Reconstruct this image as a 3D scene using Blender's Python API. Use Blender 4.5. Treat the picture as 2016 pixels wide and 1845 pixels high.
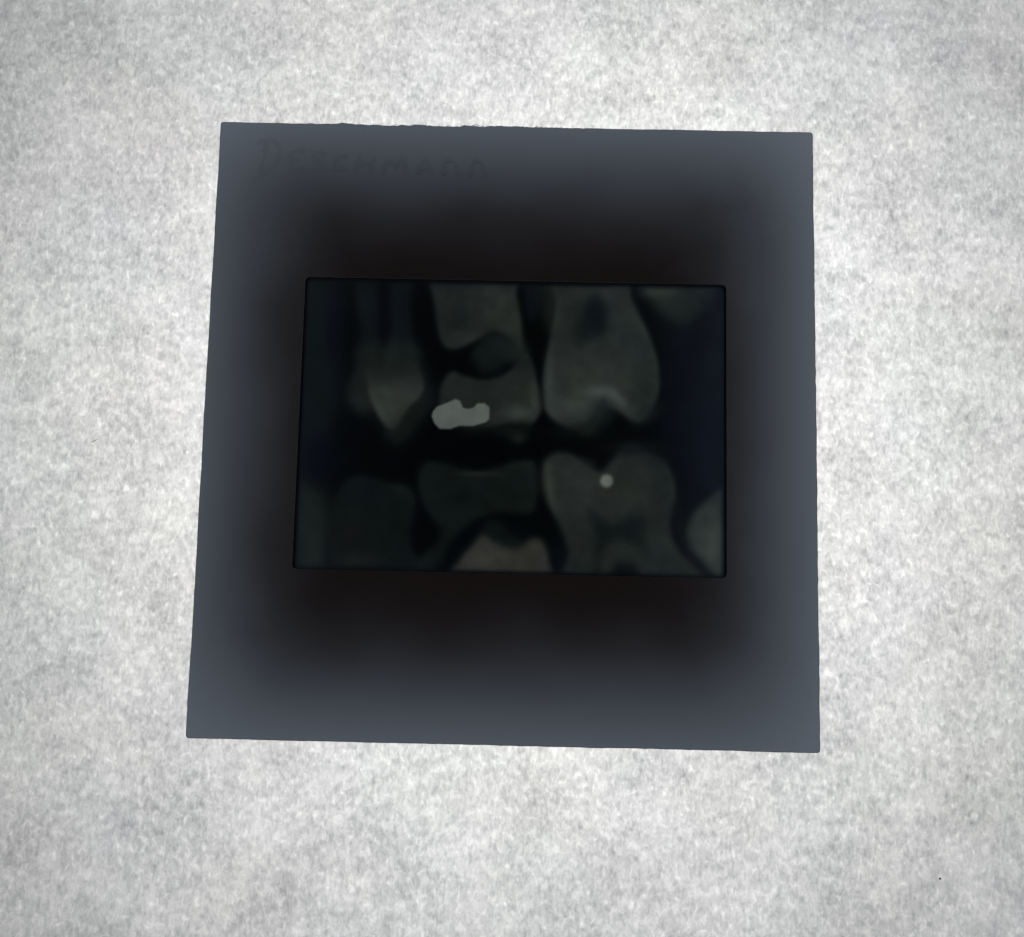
import bpy, math, random
import numpy as np
from mathutils import Vector, Matrix, Euler

# ------------------------------------------------------------------ scene, camera, light
for o in list(bpy.data.objects):
    bpy.data.objects.remove(o)
sc = bpy.context.scene
C = sc.collection
MM = 0.001
TOP = 0.7                                   # top face of the slide mount above the paper, mm

cam = bpy.data.cameras.new('camera')
cam.sensor_fit = 'HORIZONTAL'
cam.sensor_width = 36.0
cam.lens = 36.0 * 2000.0 / 2016.0
cam.clip_start = 0.002
cam.clip_end = 20.0
camo = bpy.data.objects.new('camera', cam)
C.objects.link(camo)
camo.location = (1.101 * MM, -13.096 * MM, (83.22 + TOP) * MM)
camo.rotation_euler = Euler((0.114, 0.007, 0.022), 'XYZ')
sc.camera = camo

w = bpy.data.worlds.new('World')
sc.world = w
w.use_nodes = True
w.node_tree.nodes['Background'].inputs[0].default_value = (0.5, 0.5, 0.55, 1)
w.node_tree.nodes['Background'].inputs[1].default_value = 0.012

def area(name, loc, rot, sx, sy, radiance, col):
    l = bpy.data.lights.new(name, 'AREA')
    l.shape = 'RECTANGLE'
    l.size, l.size_y = sx * MM, sy * MM
    l.energy = radiance * math.pi * sx * sy * MM * MM
    l.color = col
    o = bpy.data.objects.new(name, l)
    C.objects.link(o)
    o.location = [v * MM for v in loc]
    o.rotation_euler = rot
    return o

# viewing lamp under the paper
BACK = 11.3
area('viewing_lamp', (3, 1, -62), (math.pi, 0, 0), 56, 56, BACK, (1.0, 1.0, 0.985))
# four soft lamps added above, placed to lay a sheen on the mount's rim
LZ = 200
HX0, HX1, HY0, HY1 = -89, 80, -49, 115       # the dark gap between the lamps
COOL = (0.69, 0.84, 1.03)
S = 0.90
area('rim_sheen_lamp', (HX1 + 55, (HY0 + HY1) / 2, LZ), (0, 0, 0), 110, HY1 - HY0, 1.25 * S, COOL)
area('rim_sheen_lamp', (HX0 - 55, (HY0 + HY1) / 2, LZ), (0, 0, 0), 110, HY1 - HY0, 1.15 * S, COOL)
area('rim_sheen_lamp', ((HX0 + HX1) / 2 + 20, HY1 + 50, LZ), (0, 0, 0), 270, 100, 1.2 * S, COOL)
area('rim_sheen_lamp', ((HX0 + HX1) / 2, HY0 - 50, LZ), (0, 0, 0), 320, 100, 0.95 * S, COOL)

vs = sc.view_settings
vs.view_transform = 'Standard'
vs.look = 'None'
vs.exposure = 0.0
vs.gamma = 1.0
vs.use_curve_mapping = False
sc.render.engine = 'CYCLES'

# ------------------------------------------------------------------ helpers
def mesh_obj(name, verts, faces, mat, parent=None, smooth=False):
    me = bpy.data.meshes.new(name)
    me.from_pydata(verts, [], faces)
    me.update()
    if smooth:
        me.polygons.foreach_set('use_smooth', [True] * len(me.polygons))
    me.materials.append(mat)
    o = bpy.data.objects.new(name, me)
    C.objects.link(o)
    if parent:
        o.parent = parent
    return o

def new_mat(name):
    m = bpy.data.materials.new(name)
    m.use_nodes = True
    nt = m.node_tree
    nt.nodes.clear()
    out = nt.nodes.new('ShaderNodeOutputMaterial')
    return m, nt, out

def node(nt, kind, **kw):
    n = nt.nodes.new(kind)
    for k, v in kw.items():
        if k.startswith('i_'):
            key = k[2:].replace('_', ' ')
            n.inputs[key].default_value = v
        else:
            setattr(n, k, v)
    return n

def math_n(nt, op, a, b=None, clamp=False):
    n = nt.nodes.new('ShaderNodeMath')
    n.operation = op
    n.use_clamp = clamp
    for i, v in enumerate((a, b)):
        if v is None:
            continue
        if isinstance(v, (int, float)):
            n.inputs[i].default_value = v
        else:
            nt.links.new(v, n.inputs[i])
    return n.outputs[0]

def mm_coords(nt, rz=0.0, stretch=(1, 1, 1)):
    tc = nt.nodes.new('ShaderNodeTexCoord')
    mp = nt.nodes.new('ShaderNodeMapping')
    mp.inputs['Scale'].default_value = [1000 * s for s in stretch]
    mp.inputs['Rotation'].default_value = (0, 0, rz)
    nt.links.new(tc.outputs['Object'], mp.inputs['Vector'])
    return mp.outputs['Vector']

def noise(nt, vec, scale, detail=3, rough=0.6, dist=0.0):
    n = nt.nodes.new('ShaderNodeTexNoise')
    n.inputs['Scale'].default_value = scale
    n.inputs['Detail'].default_value = detail
    n.inputs['Roughness'].default_value = rough
    n.inputs['Distortion'].default_value = dist
    nt.links.new(vec, n.inputs['Vector'])
    return n

# ------------------------------------------------------------------ materials
def paper_material():
    m, nt, out = new_mat('tissue_paper')
    v = mm_coords(nt)
    cloud = noise(nt, v, 0.17, 3, 0.55).outputs['Fac']                # broad thick and thin areas
    flock = noise(nt, v, 0.85, 5, 0.66, 0.3).outputs['Fac']           # fibre flocks
    v2 = mm_coords(nt, 0.7, (1.0, 0.8, 1))
    spots = noise(nt, v2, 1.9, 4, 0.60, 0.7).outputs['Fac']
    va = mm_coords(nt, 1.15, (1.0, 0.45, 1))
    vb = mm_coords(nt, -0.55, (1.0, 0.45, 1))
    fa = noise(nt, va, 3.6, 2, 0.55, 0.6).outputs['Fac']
    fb = noise(nt, vb, 3.9, 2, 0.55, 0.6).outputs['Fac']
    c = lambda x, k: math_n(nt, 'MULTIPLY', math_n(nt, 'SUBTRACT', x, 0.5), k)
    s = math_n(nt, 'ADD', c(cloud, 0.42), c(flock, 0.60))
    s = math_n(nt, 'ADD', s, c(spots, 0.50))
    s = math_n(nt, 'ADD', s, c(fa, 0.34))
    s = math_n(nt, 'ADD', s, c(fb, 0.34))
    hi = math_n(nt, 'MAXIMUM', math_n(nt, 'SUBTRACT', spots, 0.58), 0.0)   # thin pin spots
    s = math_n(nt, 'ADD', s, math_n(nt, 'MULTIPLY', hi, 0.9))
    t = math_n(nt, 'ADD', s, 0.60, True)
    # faint tints of the stock: greenish, pinkish, bluish areas
    tint = noise(nt, v, 0.07, 2, 0.5)
    hsv = node(nt, 'ShaderNodeMix', data_type='RGBA', blend_type='MIX')
    hsv.inputs[0].default_value = 0.07
    hsv.inputs[6].default_value = (1.0, 0.99, 0.975, 1)
    nt.links.new(tint.outputs['Color'], hsv.inputs[7])
    mul = node(nt, 'ShaderNodeMix', data_type='RGBA', blend_type='MULTIPLY')
    mul.inputs[0].default_value = 1.0
    nt.links.new(hsv.outputs[2], mul.inputs[6])
    nt.links.new(t, mul.inputs[7])
    tr = node(nt, 'ShaderNodeBsdfTranslucent')
    nt.links.new(mul.outputs[2], tr.inputs['Color'])
    df = node(nt, 'ShaderNodeBsdfDiffuse')
    df.inputs['Color'].default_value = (0.75, 0.75, 0.73, 1)
    mx = node(nt, 'ShaderNodeMixShader')
    mx.inputs[0].default_value = 0.70
    nt.links.new(df.outputs[0], mx.inputs[1])
    nt.links.new(tr.outputs[0], mx.inputs[2])
    nt.links.new(mx.outputs[0], out.inputs['Surface'])
    return m

def card_material(name='black_coated_card', sheen=0.16, rough=0.225):
    m, nt, out = new_mat(name)
    v = mm_coords(nt)
    g = noise(nt, v, 7.0, 2, 0.6).outputs['Fac']
    b = noise(nt, v, 0.12, 2, 0.5).outputs['Fac']
    cr = node(nt, 'ShaderNodeMix', data_type='RGBA')
    cr.inputs[6].default_value = (0.025, 0.013, 0.010, 1)
    cr.inputs[7].default_value = (0.034, 0.021, 0.017, 1)
    nt.links.new(g, cr.inputs[0])
    df = node(nt, 'ShaderNodeBsdfDiffuse')
    nt.links.new(cr.outputs[2], df.inputs['Color'])
    gl = node(nt, 'ShaderNodeBsdfAnisotropic', distribution='BECKMANN')
    gl.inputs['Color'].default_value = (1, 1, 1, 1)
    r = math_n(nt, 'ADD', math_n(nt, 'MULTIPLY', math_n(nt, 'SUBTRACT', b, 0.5), 0.06), rough)
    nt.links.new(r, gl.inputs['Roughness'])
    mx = node(nt, 'ShaderNodeMixShader')
    k = math_n(nt, 'MULTIPLY', math_n(nt, 'ADD', math_n(nt, 'MULTIPLY', g, 0.25), 0.875), sheen)
    nt.links.new(k, mx.inputs[0])
    nt.links.new(df.outputs[0], mx.inputs[1])
    nt.links.new(gl.outputs[0], mx.inputs[2])
    nt.links.new(mx.outputs[0], out.inputs['Surface'])
    return m

def plain(name, col, rough=0.7, spec=0.2):
    m, nt, out = new_mat(name)
    p = node(nt, 'ShaderNodeBsdfPrincipled')
    v = mm_coords(nt)
    g = noise(nt, v, 12.0, 2, 0.6).outputs['Fac']
    cr = node(nt, 'ShaderNodeMix', data_type='RGBA')
    cr.inputs[6].default_value = (*[c * 0.7 for c in col], 1)
    cr.inputs[7].default_value = (*[min(1, c * 1.3) for c in col], 1)
    nt.links.new(g, cr.inputs[0])
    nt.links.new(cr.outputs[2], p.inputs['Base Color'])
    p.inputs['Roughness'].default_value = rough
    p.inputs['Specular IOR Level'].default_value = spec
    nt.links.new(p.outputs[0], out.inputs['Surface'])
    return m

def film_material():
    m, nt, out = new_mat('developed_film')
    at = node(nt, 'ShaderNodeAttribute', attribute_name='film_tone')
    tr = node(nt, 'ShaderNodeBsdfTranslucent')
    nt.links.new(at.outputs['Color'], tr.inputs['Color'])
    gl = node(nt, 'ShaderNodeBsdfAnisotropic', distribution='BECKMANN')
    gl.inputs['Roughness'].default_value = 0.30
    gl.inputs['Color'].default_value = (1, 1, 1, 1)
    mx = node(nt, 'ShaderNodeMixShader')
    mx.inputs[0].default_value = 0.02
    nt.links.new(tr.outputs[0], mx.inputs[1])
    nt.links.new(gl.outputs[0], mx.inputs[2])
    nt.links.new(mx.outputs[0], out.inputs['Surface'])
    return m

M_PAPER, M_CARD, M_FILM = paper_material(), card_material(), film_material()
M_INK = card_material('dull_pencil', 0.138, 0.235)
M_FUZZ = plain('card_fibre', (0.10, 0.085, 0.075), 0.8, 0.1)
M_DUST = plain('grey_dust', (0.16, 0.16, 0.16), 0.8, 0.1)

# ------------------------------------------------------------------ the backlit paper
rng = np.random.default_rng(7)
N = 140
HS = 150.0
xs = np.linspace(-HS, HS, N + 1)
ph = rng.uniform(0, 6.28, 8)
def paper_z(x, y):
    """height of the slightly wavy sheet, flat under the slide, mm"""
    r = max(abs(x), abs(y))
    k = min(1.0, max(0.0, (r - 30) / 30.0))
    return 0.22 * k * (math.sin(x * 0.09 + ph[0]) * math.cos(y * 0.07 + ph[1]) + 0.5 * math.sin((x + y) * 0.16 + ph[2])) - 0.15 * k

verts = [(x * MM, y * MM, paper_z(x, y) * MM) for y in xs for x in xs]
faces = [(j * (N + 1) + i, j * (N + 1) + i + 1, (j + 1) * (N + 1) + i + 1, (j + 1) * (N + 1) + i)
         for j in range(N) for i in range(N)]
paper = mesh_obj('paper_sheet', verts, faces, M_PAPER, smooth=True)
paper['kind'] = 'structure'
paper['label'] = 'backlit sheet of white mottled tissue paper under the slide'
paper['category'] = 'paper'

# ------------------------------------------------------------------ the slide
slide = bpy.data.objects.new('slide_mount', None)
C.objects.link(slide)
slide.empty_display_size = 0.01
slide['label'] = 'square black slide mount holding a dental x-ray film, lying on backlit paper'
slide['category'] = 'slide'

MW, MH = 25.4, 25.4 * 1.02
AX, AY = 0.252, 0.063                       # aperture centre
AW, AH = 17.74, 12.28                       # aperture half size
RS = random.Random(11)

def smooth_noise(n, step, rnd):
    k = max(2, int(n / step) + 3)
    a = [rnd.uniform(-1, 1) for _ in range(k)]
    out = []
    for i in range(n):
        t = i / step
        j = int(t)
        f = t - j
        f = f * f * (3 - 2 * f)
        out.append(a[j] * (1 - f) + a[j + 1] * f)
    return out

def outline(hw, hh, n, rad, fray):
    """closed outline, n points a side, counter-clockwise from the lower left corner"""
    pts = []
    sides = [((-hw, -hh), (hw, -hh), (0, -1), 'b'), ((hw, -hh), (hw, hh), (1, 0), 'r'),
             ((hw, hh), (-hw, hh), (0, 1), 't'), ((-hw, hh), (-hw, -hh), (-1, 0), 'l')]
    for (a, b, nn, tag) in sides:
        s1 = smooth_noise(n, 26, RS)
        s2 = smooth_noise(n, 5, RS)
        s3 = smooth_noise(n, 1.6, RS)
        L = math.hypot(b[0] - a[0], b[1] - a[1])
        for i in range(n):
            t = i / n
            x, y = a[0] + (b[0] - a[0]) * t, a[1] + (b[1] - a[1]) * t
            off = 0.0
            if fray:
                off = 0.022 * s1[i] + 0.016 * s2[i] + 0.006 * s3[i]
                if tag == 't':                            # torn run of the upper edge
                    e = max(0.0, 1 - abs((x + 6.5) / 13.0)) ** 0.5
                    off += e * (0.05 * s1[i] + 0.11 * max(0, s2[i]) + 0.09 * max(0.0, s3[i]) - 0.03)
                if tag == 'r':
                    off += 0.012 * max(0, s2[i])
                fade = min(1, t * 20, (1 - t) * 20)
                off *= fade
            dx, dy = (b[0] - a[0]) / L, (b[1] - a[1]) / L      # rounded corners, half an arc from each side
            cut = 0.0
            for d, sg in ((t * L, 1), ((1 - t) * L, -1)):
                if d < rad:
                    th = math.pi / 4 * (1 - d / rad)
                    x += sg * dx * (rad - rad * math.sin(th) - d)
                    y += sg * dy * (rad - rad * math.sin(th) - d)
                    cut = rad - rad * math.cos(th)
            pts.append((x + nn[0] * (off - cut), y + nn[1] * (off - cut)))
    return pts

def ring_plate(name, outer, inner, z0, z1, bev, bevin, parent):
    """a plate with an opening: outer and inner outlines with the same number of points"""
    n = len(outer)
    def inset(pts, k, c):
        return [(c[0] + (x - c[0]) * (1 - k / c[2]), c[1] + (y - c[1]) * (1 - k / c[3])) for x, y in pts]
    oc = (0, 0, MW, MH)
    ic = (AX, AY, AW, AH)
    loops = [
        (outer, z0),
        (outer, z1 - bev),
        (inset(outer, bev * 0.35, oc), z1 - bev * 0.30),
        (inset(outer, bev, oc), z1),
        (inset(inner, -bevin, ic), z1),
        (inset(inner, -bevin * 0.35, ic), z1 - bevin * 0.30),
        (inner, z1 - bevin),
        (inner, z0),
    ]
    vs_, fs = [], []
    for pts, z in loops:
        vs_ += [(x * MM, y * MM, z * MM) for x, y in pts]
    m = len(loops)
    for k in range(m):
        a, b = k * n, ((k + 1) % m) * n
        for i in range(n):
            j = (i + 1) % n
            fs.append((a + i, a + j, b + j, b + i))
    return mesh_obj(name, vs_, fs, M_CARD, parent)

NP = 360
out1 = outline(MW, MH, NP, 0.25, True)
inn1 = [(x + AX, y + AY) for x, y in outline(AW, AH, NP, 0.45, False)]
front = ring_plate('front_card', out1, inn1, 0.31, TOP, 0.05, 0.004, slide)
out2 = [(x * 0.9985, y * 0.9985) for x, y in outline(MW, MH, NP, 0.25, True)]
back = ring_plate('back_card', out2, inn1, 0.02, 0.29, 0.01, 0.01, slide)

# ---- the x-ray picture on the film -----------------------------------------
# drawn in sheet units (u to the right, v down) whose four aperture corners are:
QUAD = [(100, 58), (1955, 92), (45, 1350), (1968, 1392)]        # TL, TR, BL, BR

def homography(src, dst):
    A = []
    for (x, y), (u, v) in zip(src, dst):
        A.append([x, y, 1, 0, 0, 0, -u * x, -u * y, u])
        A.append([0, 0, 0, x, y, 1, -v * x, -v * y, v])
    A = np.array(A, float)
    h = np.linalg.solve(A[:, :8], A[:, 8])
    return np.append(h, 1).reshape(3, 3)

Hm = homography([(-1, 1), (1, 1), (-1, -1), (1, -1)], QUAD)
GX, GY = 620, 440
EXT = 1.05
ux = np.linspace(-EXT, EXT, GX)
uy = np.linspace(-EXT, EXT, GY)
UX, UY = np.meshgrid(ux, uy)
den = Hm[2, 0] * UX + Hm[2, 1] * UY + Hm[2, 2]
PU = (Hm[0, 0] * UX + Hm[0, 1] * UY + Hm[0, 2]) / den
PV = (Hm[1, 0] * UX + Hm[1, 1] * UY + Hm[1, 2]) / den
PXU = 2.0 * 1900 / 2 * EXT / GX                                  # sheet units per grid step

def blur(a, sig):
    sig = sig / PXU
    if sig < 0.3:
        return a
    r = max(1, int(sig * 3))
    k = np.exp(-0.5 * (np.arange(-r, r + 1) / sig) ** 2)
    k /= k.sum()
    for ax in (0, 1):
        p = np.pad(a, [(r, r) if i == ax else (0, 0) for i in (0, 1)], mode='edge')
        acc = np.zeros_like(a)
        for i, kk in enumerate(k):
            acc += kk * (p[i:i + a.shape[0], :] if ax == 0 else p[:, i:i + a.shape[1]])
        a = acc
    return a

def spline(pts, sub=8):
    n = len(pts)
    P = np.array(pts, float)
    res = []
    for i in range(n):
        p0, p1, p2, p3 = P[i - 1], P[i], P[(i + 1) % n], P[(i + 2) % n]
        for s in range(sub):
            t = s / sub
            res.append(0.5 * (2 * p1 + (p2 - p0) * t + (2 * p0 - 5 * p1 + 4 * p2 - p3) * t * t
                              + (3 * p1 - p0 - 3 * p2 + p3) * t ** 3))
    return np.array(res)

def mask(pts, soft, curved=True):
    Q = spline(pts) if curved else np.array(pts, float)
    ins = np.zeros(PU.shape, bool)
    u0, u1 = Q[:, 0].min(), Q[:, 0].max()
    v0, v1 = Q[:, 1].min(), Q[:, 1].max()
    sel = (PU >= u0) & (PU <= u1) & (PV >= v0) & (PV <= v1)
    x, y = PU[sel], PV[sel]
    r = np.zeros(x.shape, bool)
    n = len(Q)
    for i in range(n):
        ax_, ay_ = Q[i]
        bx_, by_ = Q[(i + 1) % n]
        if ay_ == by_:
            continue
        c = ((ay_ > y) != (by_ > y)) & (x < (bx_ - ax_) * (y - ay_) / (by_ - ay_) + ax_)
        r ^= c
    ins[sel] = r
    return blur(ins.astype(float), soft)

IMG = np.zeros(PU.shape + (3,))
IMG[:] = (2.5, 4.5, 6.5)

def paint(pts, val, soft=10, k=1.0, curved=True):
    m = (mask(pts, soft * 1.2, curved) * k)[..., None]
    IMG[:] = IMG * (1 - m) + np.array(val, float) * m

def glow(u, v, ru, rv, val, k=1.0, p=1.0, within=None, rot=0.0):
    """soft elliptical patch of density"""
    c, s = math.cos(rot), math.sin(rot)
    du, dv = PU - u, PV - v
    a, b = (du * c + dv * s) / ru, (-du * s + dv * c) / rv
    m = np.exp(-(a * a + b * b) ** p) * k
    if within is not None:
        m = m * within
    m = m[..., None]
    IMG[:] = IMG * (1 - m) + np.array(val, float) * m

def rim(pts, gain, width=26, soft=9):
    """denser enamel along the outline of a crown"""
    m = mask(pts, soft)
    r = np.clip(m * (1 - blur(m, width)) * 2.0, 0, 1) ** 1.2 * m
    IMG[:] += (r * gain)[..., None] * np.array((0.97, 1.0, 0.97))

# soft tissue, left and right
paint([(20, 20), (235, 20), (228, 250), (255, 480), (245, 620), (180, 780), (110, 880), (20, 900)], (14, 21, 23), 26)
glow(225, 260, 40, 260, (6, 9, 22), 0.7)
glow(150, 860, 90, 120, (6, 8, 22), 0.8)
paint([(1700, 150), (2010, 60), (2010, 1300), (1800, 1150), (1740, 900), (1690, 700), (1680, 400)], (9, 13, 21), 40)
glow(1930, 420, 70, 420, (17, 20, 31), 0.9)
glow(1890, 760, 60, 200, (14, 19, 33), 0.7)
# bone, lower left
paint([(20, 950), (150, 985), (225, 1080), (215, 1200), (190, 1400), (20, 1400)], (24, 30, 30), 26)
glow(120, 1240, 60, 160, (34, 37, 36), 0.8)
# lower left crown
LLC = [(205, 1110), (270, 970), (360, 935), (470, 965), (560, 985), (588, 1060), (575, 1160), (570, 1260), (640, 1330), (690, 1400), (190, 1400), (200, 1250)]
paint(LLC, (15, 21, 21), 14)
mLL = mask(LLC, 12)
glow(525, 1000, 60, 35, (23, 30, 29), 0.8, within=mLL, rot=0.4)
glow(340, 1000, 90, 60, (16, 20, 26), 0.7, within=mLL)
glow(300, 1190, 80, 70, (24, 23, 24), 0.8, within=mLL)
glow(330, 1315, 110, 40, (31, 31, 33), 0.85)
glow(205, 1320, 14, 90, (12, 16, 22), 0.8)
# upper canine: root, canal, crown
paint([(330, 20), (555, 20), (560, 200), (580, 330), (600, 420), (320, 420), (345, 300), (325, 180)], (15, 20, 24), 13)
paint([(410, 20), (470, 20), (466, 150), (475, 300), (455, 380), (425, 350), (420, 180)], (3, 6, 10), 11)
paint([(345, 400), (312, 470), (282, 560), (300, 625), (380, 665), (430, 520), (400, 400)], (30, 35, 34), 18)
paint([(350, 370), (570, 350), (605, 430), (640, 510), (662, 570), (640, 640), (590, 700), (540, 780), (515, 798), (480, 770), (430, 690), (385, 610), (365, 520), (350, 420)], (26, 31, 30), 24)
CAN = [(375, 400), (390, 330), (560, 330), (592, 420), (622, 520), (612, 575), (560, 630), (520, 690), (490, 730), (455, 715), (410, 650), (378, 570), (370, 490)]
mC = mask(CAN, 9)
m3 = mC[..., None]
shade = np.clip((PV - 380) / 230, 0, 1)[..., None]
m3 = m3 * np.clip((PV - 400) / 150, 0, 1)[..., None]
val = np.array((27, 31, 30)) * (1 - shade) + np.array((62, 66, 62)) * shade
IMG[:] = IMG * (1 - m3 * 0.95) + val * m3 * 0.95
glow(585, 650, 120, 42, (19, 24, 23), 0.72, rot=-0.72)
glow(500, 740, 40, 45, (27, 32, 30), 0.5)
# upper middle crown cut by the frame, the cusp below it
UM = [(672, 20), (1018, 20), (1030, 130), (1052, 240), (1056, 380), (1010, 335), (940, 296), (880, 318), (800, 360), (745, 376), (705, 350), (682, 280), (668, 180)]
paint(UM, (37, 41, 40), 9)
mU = mask(UM, 8)
glow(790, 230, 55, 90, (33, 39, 39), 0.8, within=mU)
glow(950, 200, 80, 130, (47, 50, 48), 0.8, within=mU, rot=-0.3)
glow(770, 320, 80, 35, (46, 49, 46), 0.8, within=mU)
paint([(930, 288), (1000, 325), (1062, 365), (1078, 420), (1010, 425), (965, 450), (905, 492), (862, 460), (832, 402), (868, 345)], (21, 27, 27), 16)
glow(1010, 370, 60, 45, (29, 34, 33), 0.8, rot=0.5)
glow(960, 478, 100, 14, (9, 14, 18), 0.6, rot=-0.15)
glow(1050, 400, 34, 70, (29, 34, 33), 0.9, rot=-0.25)
# middle molar crown
MM1 = [(690, 590), (700, 530), (740, 472), (800, 490), (880, 508), (960, 495), (1030, 445), (1068, 385), (1105, 440), (1125, 520), (1142, 600), (1135, 665), (1085, 712), (1000, 706), (900, 725), (780, 720), (690, 690)]
paint(MM1, (30, 34, 33), 9)
mM = mask(MM1, 8)
glow(980, 560, 190, 90, (42, 44, 43), 0.9, within=mM)
glow(1050, 425, 60, 30, (24, 30, 30), 0.7, within=mM)
glow(1055, 655, 75, 38, (66, 70, 68), 0.9, within=mM)
glow(1110, 600, 20, 80, (56, 60, 59), 0.8, within=mM)
glow(940, 660, 28, 40, (40, 43, 42), 0.7, within=mM)
paint([(760, 715), (900, 722), (1080, 700), (1085, 745), (1060, 790), (1010, 775), (930, 745), (830, 750)], (15, 20, 19), 12)
glow(1045, 768, 28, 20, (25, 30, 29), 0.8)
# filling
FIL = [(661, 650), (680, 627), (730, 608), (762, 593), (784, 602), (795, 632), (815, 637), (840, 632), (862, 613), (890, 611), (914, 630), (912, 684), (896, 697), (845, 713), (775, 714), (737, 729), (690, 725), (668, 700), (657, 672)]
FILL = ([(u, v) for u, v in FIL], (88, 94, 91))
# between the teeth
paint([(1068, 60), (1130, 60), (1125, 220), (1080, 230)], (13, 18, 26), 12)
paint([(1130, 40), (1230, 40), (1230, 220), (1200, 300), (1160, 260)], (25, 31, 30), 20)
# upper right molar
URM = [(1205, 20), (1520, 20), (1535, 130), (1580, 230), (1625, 330), (1655, 430), (1664, 530), (1645, 620), (1595, 690), (1545, 690), (1490, 655), (1440, 640), (1400, 690), (1370, 748), (1310, 742), (1220, 705), (1165, 650), (1148, 560), (1155, 450), (1180, 320), (1205, 180)]
paint(URM, (42, 46, 45), 10)
mR = mask(URM, 8)
glow(1390, 480, 220, 110, (51, 54, 53), 0.9, within=mR)
glow(1620, 420, 60, 190, (36, 44, 43), 0.9, within=mR)
glow(1180, 500, 22, 110, (64, 69, 66), 0.7, within=mR)
glow(1260, 140, 90, 150, (38, 42, 41), 0.8, within=mR)
glow(1430, 100, 80, 40, (46, 48, 46), 0.8, within=mR)
paint([(1345, 140), (1385, 128), (1420, 170), (1436, 250), (1420, 300), (1365, 330), (1315, 350), (1290, 310), (1312, 210)], (23, 29, 30), 16)
glow(1385, 225, 40, 60, (15, 21, 27), 0.75)
glow(1270, 620, 110, 50, (68, 72, 70), 0.85, within=mR, rot=-0.25)
glow(1400, 560, 70, 30, (75, 79, 77), 0.85, within=mR)
glow(1480, 590, 60, 26, (75, 79, 77), 0.9, within=mR, rot=0.7)
paint([(1385, 640), (1412, 590), (1430, 625), (1480, 660), (1430, 705), (1370, 740), (1330, 735)], (20, 26, 26), 15, 0.95)
glow(1310, 738, 120, 36, (13, 18, 18), 0.85)
glow(1620, 660, 70, 40, (24, 28, 30), 0.75, rot=-0.6)
# next molar, upper right corner
paint([(1560, 20), (1960, 20), (1900, 140), (1830, 225), (1760, 262), (1690, 225), (1620, 155)], (30, 37, 37), 18)
glow(1665, 120, 80, 32, (54, 58, 52), 0.85)
# lower middle molar
LM = [(598, 930), (635, 872), (720, 880), (800, 905), (870, 912), (950, 895), (1030, 872), (1112, 872), (1132, 960), (1125, 1050), (1092, 1112), (960, 1105), (880, 1130), (800, 1185), (735, 1265), (700, 1400), (560, 1400), (610, 1300), (690, 1200), (655, 1120), (612, 1030)]
paint(LM, (19, 25, 25), 12)
mLM = mask(LM, 10)
glow(870, 928, 110, 12, (33, 37, 34), 0.8)
glow(1060, 900, 60, 30, (24, 29, 28), 0.7, within=mLM)
glow(790, 1040, 45, 50, (9, 14, 16), 0.6, within=mLM, rot=0.5)
paint([(570, 1180), (640, 1120), (700, 1190), (680, 1260), (600, 1250)], (2, 4, 5), 22, 0.9)
# follicle and the tooth bud in it
paint([(700, 1420), (735, 1250), (800, 1165), (900, 1112), (1010, 1100), (1110, 1118), (1190, 1190), (1245, 1290), (1270, 1420)], (3, 7, 10), 15)
paint([(860, 1230), (915, 1130), (960, 1145), (1020, 1195), (1080, 1260), (960, 1300)], (18, 24, 25), 16)
BUD = [(762, 1400), (785, 1310), (840, 1245), (885, 1198), (940, 1232), (1000, 1258), (1040, 1260), (1090, 1222), (1130, 1210), (1165, 1245), (1180, 1310), (1178, 1400)]
paint(BUD, (53, 52, 49), 12)
mB = mask(BUD, 10)
glow(970, 1310, 150, 40, (63, 60, 56), 0.8, within=mB)
glow(1100, 1310, 50, 25, (49, 47, 46), 0.7, within=mB)
glow(1225, 1310, 35, 80, (10, 17, 19), 0.7)
# lower right molar with its roots
LR = [(1148, 930), (1158, 870), (1205, 832), (1270, 836), (1340, 875), (1408, 918), (1450, 875), (1500, 820), (1555, 802), (1625, 835), (1700, 890), (1735, 970), (1738, 1070), (1722, 1160), (1740, 1230), (1800, 1300), (1860, 1420), (1280, 1420), (1265, 1270), (1220, 1140), (1165, 1040)]
paint(LR, (39, 43, 42), 13)
mL = mask(LR, 11)
glow(1400, 1000, 190, 90, (47, 49, 48), 0.9, within=mL)
glow(1185, 980, 24, 110, (60, 64, 59), 0.8, within=mL, rot=-0.15)
glow(1700, 950, 60, 150, (30, 34, 37), 0.8, within=mL)
glow(1550, 815, 120, 30, (24, 28, 30), 0.7, within=mL)
glow(1610, 900, 60, 60, (43, 47, 48), 0.5, within=mL)
paint([(1352, 1075), (1420, 1125), (1480, 1150), (1545, 1110), (1600, 1120), (1600, 1200), (1640, 1290), (1560, 1250), (1500, 1225), (1430, 1250), (1400, 1420), (1370, 1420), (1385, 1240)], (20, 25, 26), 15)
glow(1550, 1160, 50, 40, (17, 21, 28), 0.8)
glow(1320, 1220, 50, 120, (36, 38, 36), 0.7, within=mL)
glow(1530, 1270, 80, 40, (38, 45, 44), 0.7)
glow(1660, 1240, 60, 120, (38, 44, 44), 0.8, rot=-0.5)
paint([(1440, 1420), (1475, 1335), (1515, 1318), (1565, 1345), (1590, 1420)], (15, 18, 21), 13)
paint([(1725, 1080), (1760, 1080), (1800, 1220), (1880, 1330), (1900, 1400), (1790, 1300), (1735, 1200)], (14, 17, 24), 15)
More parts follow.
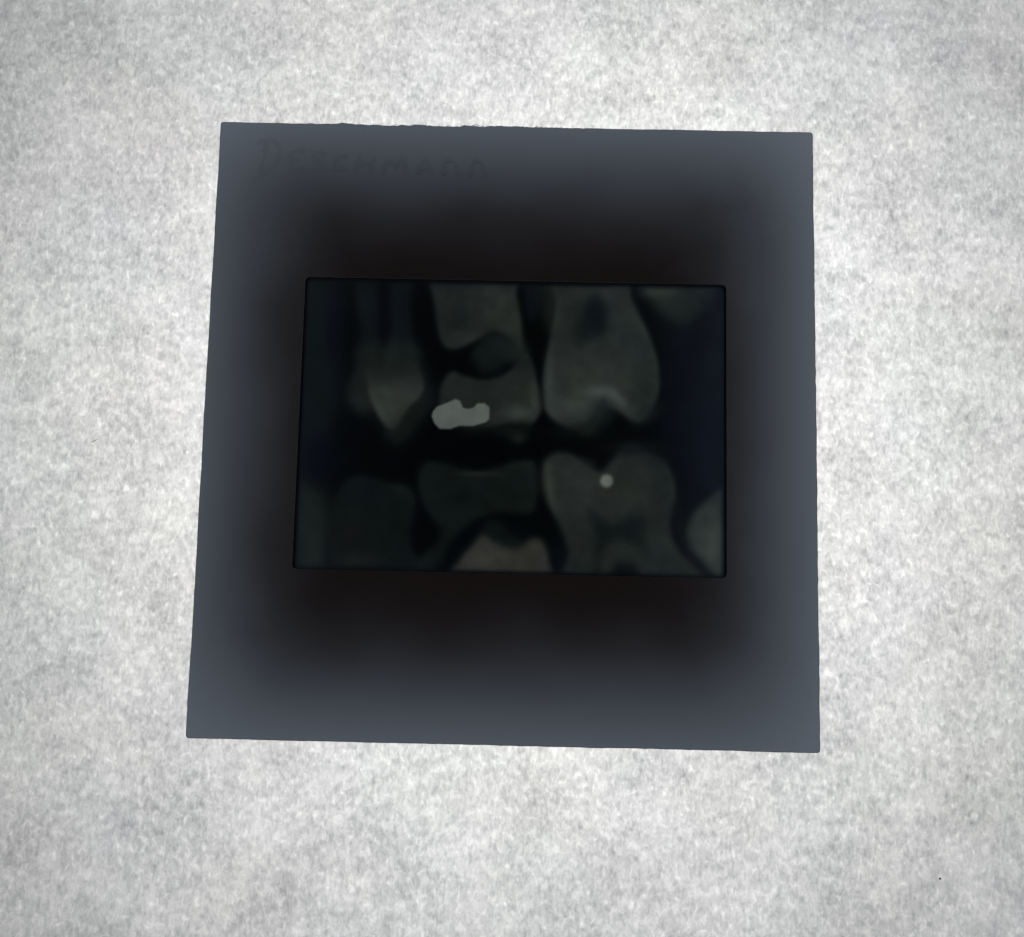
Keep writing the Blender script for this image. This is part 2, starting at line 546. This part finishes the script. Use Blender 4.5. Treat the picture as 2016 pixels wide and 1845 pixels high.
# molar edge at the right
WED = [(1952, 1010), (1900, 1030), (1835, 1085), (1795, 1150), (1788, 1200), (1810, 1260), (1870, 1325), (1915, 1375), (1955, 1370)]
paint(WED, (46, 52, 52), 12)
mW = mask(WED, 10)
glow(1910, 1220, 50, 130, (66, 71, 67), 0.9, within=mW)
for P_, g_ in ((UM, 4), (MM1, 5), (URM, 9), (LM, 4), (LR, 5), (CAN, 4), (BUD, 5), (LLC, 4)):
    rim(P_, g_)
# uneven density of dentine and bone
def lowfreq(sig):
    n = blur(rng.standard_normal(PU.shape), sig)
    return n / n.std()
IMG *= (1 + 0.045 * lowfreq(34) + 0.02 * lowfreq(12))[..., None]
IMG[..., 0] *= 0.96
IMG *= 0.94
glow(1560, 812, 130, 34, (17, 20, 23), 0.75)
glow(1650, 870, 60, 40, (22, 26, 29), 0.6)
glow(1360, 880, 40, 26, (27, 31, 30), 0.5)
IMG[..., 2] += 1.2 * lowfreq(70)
IMG = np.clip(IMG, 1.0, 255)
# metal
paint(FILL[0], FILL[1], 2.5, 1.0, False)
paint([(1408, 950), (1418, 932), (1437, 928), (1455, 936), (1463, 955), (1457, 975), (1438, 987), (1418, 980), (1407, 966)], (98, 104, 100), 5)
IMG = np.stack([blur(IMG[..., i], 1.5) for i in range(3)], -1)
# clear black border of the film just inside the card
q = [(112, 70), (1944, 102), (58, 1340), (1957, 1383)]
mk = mask([q[0], q[1], q[3], q[2]], 9, False)[..., None]
IMG[:] = IMG * mk + np.array((9.0, 11.0, 17.0)) * (1 - mk)
# silver grain
IMG *= (1 + 0.015 * rng.standard_normal(PU.shape))[..., None]

c8 = np.clip(IMG / 255.0, 0, 1)
lin = np.where(c8 <= 0.04045, c8 / 12.92, ((c8 + 0.055) / 1.055) ** 2.4)
BACKLIGHT = 1.12                                                  # level of the bare paper behind the film
trn = lin / BACKLIGHT

fx = (AX + UX * AW) * MM
fy = (AY + UY * AH) * MM
fz = np.full(PU.shape, 0.30 * MM)
fv = np.stack([fx, fy, fz], -1).reshape(-1, 3)
idx = np.arange(GX * GY).reshape(GY, GX)
ff = np.stack([idx[:-1, :-1], idx[:-1, 1:], idx[1:, 1:], idx[1:, :-1]], -1).reshape(-1, 4)
me = bpy.data.meshes.new('film')
me.vertices.add(len(fv))
me.vertices.foreach_set('co', fv.ravel())
me.loops.add(ff.size)
me.loops.foreach_set('vertex_index', ff.ravel())
me.polygons.add(len(ff))
me.polygons.foreach_set('loop_start', np.arange(0, ff.size, 4))
me.update(calc_edges=True)
at = me.attributes.new('film_tone', 'FLOAT_COLOR', 'POINT')
at.data.foreach_set('color', np.concatenate([trn.reshape(-1, 3), np.ones((len(fv), 1))], 1).astype(np.float32).ravel())
me.materials.append(M_FILM)
film = bpy.data.objects.new('film', me)
C.objects.link(film)
film.parent = slide
film['label'] = 'dark bitewing x-ray film of teeth with one bright filling and a bright dot'

# ---- pencilled writing near the upper edge (mm on the card) ----------------
def ribbon(bv, bf, pts, wd, z):
    Q = spline_open(pts)
    n = len(Q)
    base = len(bv)
    for i in range(n):
        a, b = Q[max(0, i - 1)], Q[min(n - 1, i + 1)]
        t = (b - a) / (np.linalg.norm(b - a) + 1e-9)
        nn = np.array([-t[1], t[0]])
        ww = wd * (0.75 + 0.35 * math.sin(i * 0.9)) * (0.6 if i in (0, n - 1) else 1)
        for s in (-1, 1):
            p = Q[i] + nn * ww * s * 0.5
            bv.append((p[0] * MM, p[1] * MM, (z + 0.00015 * i) * MM))
    for i in range(n - 1):
        k = base + 2 * i
        bf.append((k, k + 2, k + 3, k + 1))

def spline_open(pts, sub=6):
    P = np.array([pts[0]] + list(pts) + [pts[-1]], float)
    res = []
    for i in range(1, len(P) - 2):
        p0, p1, p2, p3 = P[i - 1], P[i], P[i + 1], P[i + 2]
        for s in range(sub):
            t = s / sub
            res.append(0.5 * (2 * p1 + (p2 - p0) * t + (2 * p0 - 5 * p1 + 4 * p2 - p3) * t * t
                              + (3 * p1 - p0 - 3 * p2 + p3) * t ** 3))
    res.append(P[-2])
    return np.array(res)

# strokes in letter units: x along the line, y up, one unit = 1 mm
STROKES = [
    [(0.6, 0.1), (0.8, 1.5), (1.0, 2.9)], [(0.2, 2.7), (1.3, 3.0), (2.0, 2.2), (1.7, 0.9), (0.9, 0.0), (0.1, -0.5)],
    [(4.0, 2.1), (3.1, 2.1), (2.8, 1.3), (3.1, 0.5), (4.0, 0.6)], [(2.9, 1.3), (3.7, 1.35)],
    [(5.6, 1.9), (4.9, 2.1), (4.6, 1.6), (5.4, 1.1), (5.3, 0.6), (4.5, 0.5)],
    [(7.3, 1.7), (6.7, 1.8), (6.3, 1.1), (6.6, 0.6), (7.3, 0.7)],
    [(8.0, 0.4), (8.3, 2.2)], [(9.1, 0.4), (9.4, 2.0)], [(8.2, 1.2), (9.2, 1.3)],
    [(10.0, 0.4), (10.5, 1.8)], [(10.5, 1.8), (11.0, 0.9)], [(11.0, 0.9), (11.6, 1.8), (11.9, 0.4)],
    [(12.7, 0.4), (13.4, 1.8), (13.9, 0.4)], [(13.0, 1.0), (13.7, 1.05)],
    [(14.8, 0.4), (15.0, 1.6), (15.6, 1.7), (16.0, 0.4)],
    [(16.9, 0.4), (17.1, 1.6), (17.7, 1.7), (18.1, 0.4)],
    [(34.4, -1.4), (34.9, -0.5), (35.4, -1.3), (35.9, -0.6)], [(36.5, -0.7), (36.9, -1.5), (37.5, -0.6)], [(38.2, -1.6), (38.5, -0.5)],
]
hv, hf = [], []
for si, st in enumerate(STROKES):
    ribbon(hv, hf, [(-22.4 + x * 1.10, 21.3 + y * 1.02 - 0.018 * x) for x, y in st], 0.46, TOP + 0.005 + 0.002 * si)
ink = mesh_obj('handwriting', hv, hf, M_INK, slide)
ink['label'] = 'faint handwritten line near the upper edge of the mount'

# ---- torn fibres along the upper edge --------------------------------------
def tube(bv, bf, pts, r):
    P = [np.array(p, float) for p in pts]
    base = len(bv)
    n = len(P)
    for i in range(n):
        t = P[min(n - 1, i + 1)] - P[max(0, i - 1)]
        t /= np.linalg.norm(t) + 1e-9
        a = np.cross(t, (0, 0, 1.0))
        if np.linalg.norm(a) < 1e-6:
            a = np.array((1.0, 0, 0))
        a /= np.linalg.norm(a)
        b = np.cross(t, a)
        rr = r * (0.5 if i in (0, n - 1) else 1)
        for k in range(5):
            an = k * 2 * math.pi / 5
            q = P[i] + rr * (math.cos(an) * a + math.sin(an) * b)
            bv.append(tuple(q * MM))
    for i in range(n - 1):
        for k in range(5):
            bf.append((base + i * 5 + k, base + i * 5 + (k + 1) % 5, base + (i + 1) * 5 + (k + 1) % 5, base + (i + 1) * 5 + k))
    bf.append(tuple(base + k for k in range(4, -1, -1)))
    bf.append(tuple(base + (n - 1) * 5 + k for k in range(5)))

fv2, ff2 = [], []
R2 = random.Random(5)
for i in range(46):
    if i < 30:
        x = R2.gauss(-5.5, 6.0)
        x = max(-22, min(18, x))
        y0, dx, dy = MH + 0.01, R2.uniform(-0.5, 0.5), R2.uniform(0.03, 0.13)
        z = R2.uniform(0.35, 0.62)
        pts = [(x, y0 - 0.05, z), (x + dx * 0.35, y0 + dy, z), (x + dx * 0.75, y0 + dy * R2.uniform(0.5, 1.2), z + 0.04), (x + dx, y0 + R2.uniform(-0.05, 0.05), z)]
    else:
        y = R2.uniform(-24, 24)
        sg = R2.choice((-1, 1))
        x0, dy, dx = sg * (MW + 0.01), R2.uniform(-0.3, 0.3), R2.uniform(0.02, 0.06)
        z = R2.uniform(0.35, 0.6)
        pts = [(x0 - sg * 0.05, y, z), (x0 + sg * dx, y + dy * 0.4, z), (x0 + sg * dx * 0.8, y + dy * 0.8, z), (x0, y + dy, z)]
    tube(fv2, ff2, pts, R2.uniform(0.010, 0.022))
# one larger loop standing off the upper edge
tube(fv2, ff2, [(-3.95, MH - 0.02, .6), (-3.7, MH + 0.12, .62), (-3.3, MH + 0.13, .64), (-2.95, MH + 0.04, .6)], 0.022)
fz_ = mesh_obj('edge_fibre', fv2, ff2, M_FUZZ, slide)
fz_['kind'] = 'stuff'
fz_['label'] = 'torn card fibres along the upper edge'

# ------------------------------------------------------------------ specks on the paper
lv, lf = [], []
tube(lv, lf, [(x, y, paper_z(x, y) + h) for x, y, h in
              ((-34.93, -2.06, 0.02), (-34.77, -1.97, 0.05), (-34.60, -1.87, 0.05), (-34.45, -1.77, 0.02))], 0.026)
lint = mesh_obj('lint_fibre', lv, lf, M_DUST)
lint['label'] = 'short dark lint fibre lying on the paper left of the slide'
lint['category'] = 'lint'

dv, df_ = [], []
import bmesh
bm = bmesh.new()
bmesh.ops.create_icosphere(bm, subdivisions=2, radius=0.09 * MM)
for v in bm.verts:
    k = 1 + 0.25 * math.sin(v.co.x * 30000 + 1) * math.cos(v.co.y * 26000)
    v.co = Vector((v.co.x * k * 1.25, v.co.y * k, v.co.z * 0.6 * k))
me = bpy.data.meshes.new('dust_speck')
bm.to_mesh(me)
bm.free()
me.materials.append(M_DUST)
speck = bpy.data.objects.new('dust_speck', me)
C.objects.link(speck)
speck.location = (34.95 * MM, -35.5 * MM, (paper_z(34.95, -35.5) + 0.04) * MM)
speck['label'] = 'tiny dark speck on the paper at the lower right, beyond the slide'
speck['category'] = 'speck'
